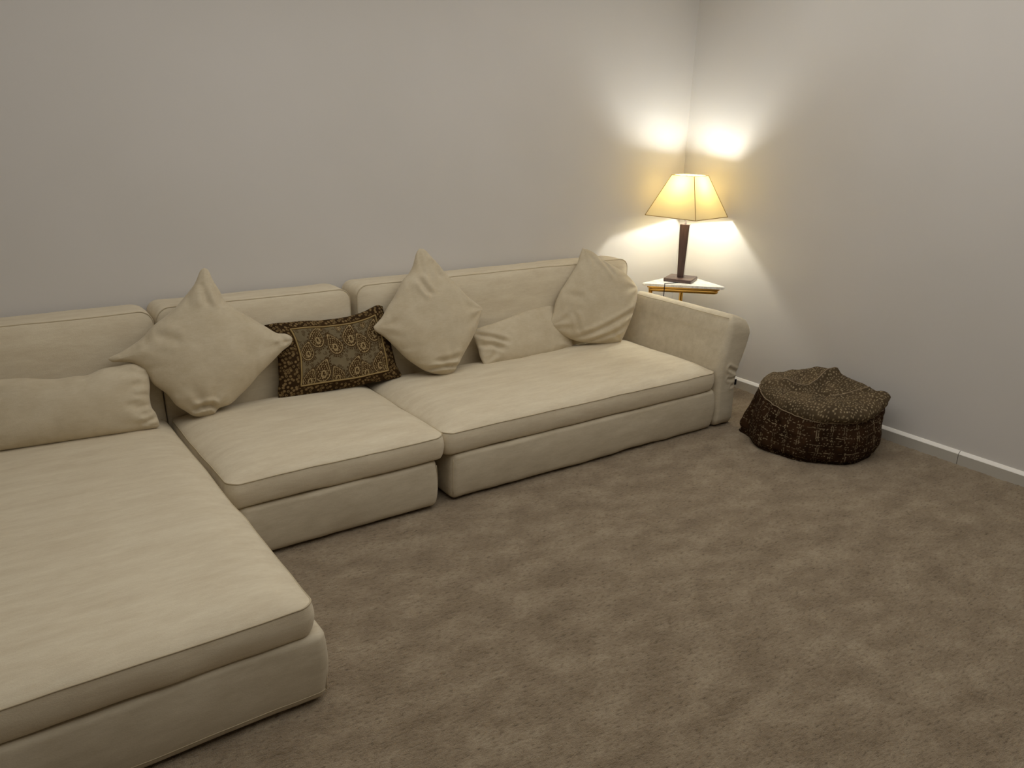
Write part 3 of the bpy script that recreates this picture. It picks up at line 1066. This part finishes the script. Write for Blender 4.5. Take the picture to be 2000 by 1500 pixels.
# cord: from the base across the marble and down over the front edge
e0 = RB @ Vector((-hb_, .0, ZT + .006))
dr = np.array([Rc[0] - Lc[0], Rc[1] - Lc[1]]); dr /= np.linalg.norm(dr)
nf = np.array([dr[1], -dr[0]])
if nf @ (Lc - Kc) < 0:
    nf = -nf
ed = Lc + dr * .155 + nf * .004
p_ = [(e0.x + .02, e0.y + .0, ZT + .006), (e0.x - .004, e0.y - .012, ZT + .004), (ed[0] - nf[0] * .02, ed[1] - nf[1] * .02, ZT + .003), (ed[0] - nf[0] * .004, ed[1] - nf[1] * .004, ZT + .002),
      (ed[0] + nf[0] * .001, ed[1] + nf[1] * .001, ZT - .006), (ed[0] + nf[0] * .002, ed[1] + nf[1] * .002, ZT - .03), (ed[0], ed[1], ZT - .12), (ed[0] + .02, ed[1] + .02, .30), (ed[0] + .06, ed[1] + .05, .012), (ed[0] + .15, ed[1] + .10, .007)]
Q, _s = dense([p_[0]] + p_[1:], 0) if False else (np.array(p_), None)
tubes_obj('power_cord', [p_], .0024, M['black'], lamp, 8)

# ------------------------------------------------------------------ beanbag pouf
def pouf():
    CX, CY = 3.790, 2.375
    ef = np.array([-.851, -.525])
    er = np.array([.525, -.851])
    NT, NR = 640, 250
    th = np.linspace(0, 2 * PI, NT, endpoint=False)           # 0 front, 90 right, 180 back, 270 left
    deg = np.degrees(th)
    ang = lambda c, w_: np.exp(-(((deg - c + 180) % 360 - 180) / w_) ** 2)
    kk = lambda xs, ys: np.interp(deg, xs, ys, period=360)
    smooth = lambda a: np.real(np.fft.ifft(np.fft.fft(a) * np.exp(-(np.fft.fftfreq(NT) * NT / 14) ** 2)))
    Rb = smooth(kk([0, 45, 90, 135, 180, 225, 270, 315], [.345, .345, .305, .31, .33, .34, .345, .36])) + .045 * ang(273, 9) + .006 * np.cos(th * 9 + 1)
    Rs = smooth(kk([0, 45, 90, 135, 180, 225, 270, 315], [.325, .322, .318, .32, .32, .31, .300, .315]))
    Zs = smooth(kk([0, 45, 90, 135, 180, 225, 270, 315], [.222, .225, .250, .29, .30, .295, .285, .255]))
    def H(a, b):
        g = lambda x, y, sx, sy, r=0: np.exp(-(((a - x) * math.cos(r) + (b - y) * math.sin(r)) / sx) ** 2 - ((-(a - x) * math.sin(r) + (b - y) * math.cos(r)) / sy) ** 2)
        z = .302 + .024 * g(-.21, -.04, .12, .14) + .062 * g(.00, -.20, .13, .10) - .030 * g(.04, .02, .14, .08, .2) + .010 * g(.02, .20, .16, .08)
        z = z + .022 * g(.24, .02, .09, .10) + .012 * g(-.22, .10, .06, .10)
        # folds
        rd = lambda pl, w_: np.exp(-(polydist(np.stack([a.ravel(), b.ravel()], 1), np.array(pl)).reshape(a.shape) / w_) ** 2)
        z = z + .016 * rd(FOLD2, .014) + .022 * rd(FOLD1, .018) - .030 * rd([(-.29, .05), (-.16, .09), (-.04, .07), (.05, .02)], .032) - .014 * rd([(.02, .13), (.14, .10), (.28, .07)], .02)
        z = z + .007 * fbm(a * 12, b * 12, 0, 31, 3)
        return z
    FOLD1 = [(-.19, .04), (-.10, .03), (-.03, -.06), (.02, -.14), (.08, -.20)]
    FOLD2 = [(.06, .07), (.13, .03), (.20, .00), (.25, -.02)]
    rows, col, T2 = [], [], []
    # side
    ns, nt2 = 110, NR - 118
    for i in range(8):
        q = i / 7
        r = Rb * (.2 + .78 * q)
        rows.append((r, np.full(NT, .004 + 0 * q)))
        T2.append((0, q))
    for i in range(ns):
        q = (i + 1) / ns
        r = Rb * (1 - q) + Rs * q
        r = r + .022 * math.sin(PI * q) ** .8 * (1 - .9 * ang(273, 20)) - .014 * np.exp(-((q - .0) / .05) ** 2)
        r = r + .010 * vnoise(th * 4 + 3, q * 3, 0, 41) * math.sin(PI * min(1, q * 1.2)) + .005 * vnoise(th * 14, q * 6, 0, 43)
        r = r - .012 * np.exp(-((q - .07) / .04) ** 2) * (.5 + .5 * vnoise(th * 3, 0, 0, 44))
        r = r + .018 * ang(91, 9) * sstep(.55, 1, q)
        rows.append((r, .004 + (Zs - .004) * q))
        T2.append((1, q))
    xs_r, xs_z = rows[-1]
    for i in range(nt2):
        q = (i + 1) / nt2
        rho = math.cos(q * PI / 2) ** .75 if i < nt2 - 1 else 0.0
        over = .026 * math.sin(min(1, q * 3.2) * PI) * (1.2 * ang(35, 38) + .12 + .9 * ang(92, 16))
        r = xs_r * rho + over * rho
        a, b = r * np.sin(th), r * np.cos(th)
        hz = H(a, b)
        wgt = sstep(.0, .34, q) ** .8
        z = xs_z * (1 - wgt) + hz * wgt
        z = z + .03 * ang(91, 10) * math.exp(-((rho - 1) / .12) ** 2) * 1.0
        rows.append((r, z))
        T2.append((2, rho))
    V = []
    for r, z in rows:
        a, b = r * np.sin(th), r * np.cos(th)
        V.append(np.stack([CX + a * er[0] + b * ef[0], CY + a * er[1] + b * ef[1], z], 1))
    # keep it off the wall and the skirting
    V = np.concatenate(V)
    V[:, 0] = np.minimum(V[:, 0], XR - .018 - .001 * vnoise(V[:, 1] * 20, V[:, 2] * 20, 0, 3))
    n = len(rows)
    F = []
    for i in range(n - 1):
        k = np.arange(NT)
        l = (k + 1) % NT
        F.append(np.stack([i * NT + k, i * NT + l, (i + 1) * NT + l, (i + 1) * NT + k], 1))
    F = np.concatenate(F).tolist()
    F.append(list(range(NT))[::-1])
    o = mesh_obj('beanbag_pouf', V - np.array([CX, CY, 0]), F, M['pouf'])
    o.location = (CX, CY, 0)
    tag(o, 'slouched brown dotted fabric beanbag pouf on the carpet by the right wall', 'pouf')
    # print
    rz = np.array([[r.mean(), z.mean()] for r, z in rows])
    k0 = 8 + ns
    seg = np.concatenate([[0], np.cumsum(np.linalg.norm(np.diff(rz[k0:], axis=0), axis=1))])
    for i in range(len(seg)):
        T2[k0 + i] = (2, (0, seg[-1] - seg[i]))
    cols = []
    cream, tan = srgb(205, 186, 150), srgb(150, 132, 104)
    for (kind, q), (r, z) in zip(T2, rows):
        if kind < 2:
            u = th * .34
            v = (q if kind else 0) * .27
            vv = np.full(NT, v)
            base = srgb(50, 33, 19) * (1 + .25 * fbm(u * 14, vv * 14, 0, 6, 2))[:, None]
            c = base
            wob_u = u + .006 * vnoise(u * 9, vv * 22, 0, 12)
            wob_v = vv + .006 * vnoise(u * 14, vv * 6, 0, 13)
            lu = np.abs(((wob_u / .066) % 1) - .5) * .066
            lv = np.abs(((wob_v / .052) % 1) - .5) * .052
            dash_v = (vnoise(u * 40, vv * 120, 0, 14) > -.15)
            dash_h = (vnoise(u * 120, vv * 40, 0, 15) > .05)
            mk = (((lu > .0035) & (lu < .0062)) & dash_v) | ((lv < .0018) & dash_h)
            d, rn = cell_dots(u / .017, vv / .017, 16, .38)
            mk2 = (d < .17) & (rn > .45)
            strength = (.62 + .3 * vnoise(u * 25, vv * 25, 0, 17)) * (.8 if kind else 0)
            mm = np.clip((mk | mk2) * strength, 0, 1)[:, None]
            c = c * (1 - mm) + cream * mm * .62
        else:
            a, b = q[1] * np.sin(th), q[1] * np.cos(th)
            base = srgb(81, 68, 50) * (1 + .22 * fbm(a * 16, b * 16, 0, 7, 2))[:, None]
            d, rn = cell_dots(a / .0155 + b / .05, b / .0155 + .6 * vnoise(a * 14, b * 14, 0, 50), 18, .36)
            mm = np.clip((d < .24) * (.35 + .55 * rn), 0, 1)[:, None]
            c = base * (1 - mm) + srgb(160, 144, 114) * mm
        cols.append(c)
    set_color(o, 'print', np.clip(np.concatenate(cols), 0, 1))
    # piping: round the top panel, and along the folded strips on it
    bpy.context.view_layer.update()
    k = 8 + ns - 1
    P = V[k * NT:(k + 1) * NT]
    cen = np.array([CX, CY, 0])
    dv = P - cen
    dv[:, 2] = 0
    dv /= np.linalg.norm(dv, axis=1)[:, None]
    pk = P + dv * .0025
    pk[:, 0] = np.minimum(pk[:, 0], XR - .017)
    tubes_obj('piping', [pk[::3]], .0030, M['pouf_piping'], o, 6, True)
    for fl in (FOLD1, FOLD2):
        Q, _ = dense(fl, 0)
        a, b = Q[:, 0], Q[:, 1]
        z = H(a, b) + .0015
        tubes_obj('piping', [np.stack([CX + a * er[0] + b * ef[0], CY + a * er[1] + b * ef[1], z], 1)], .003, M['pouf_piping'], o, 6)
pouf()
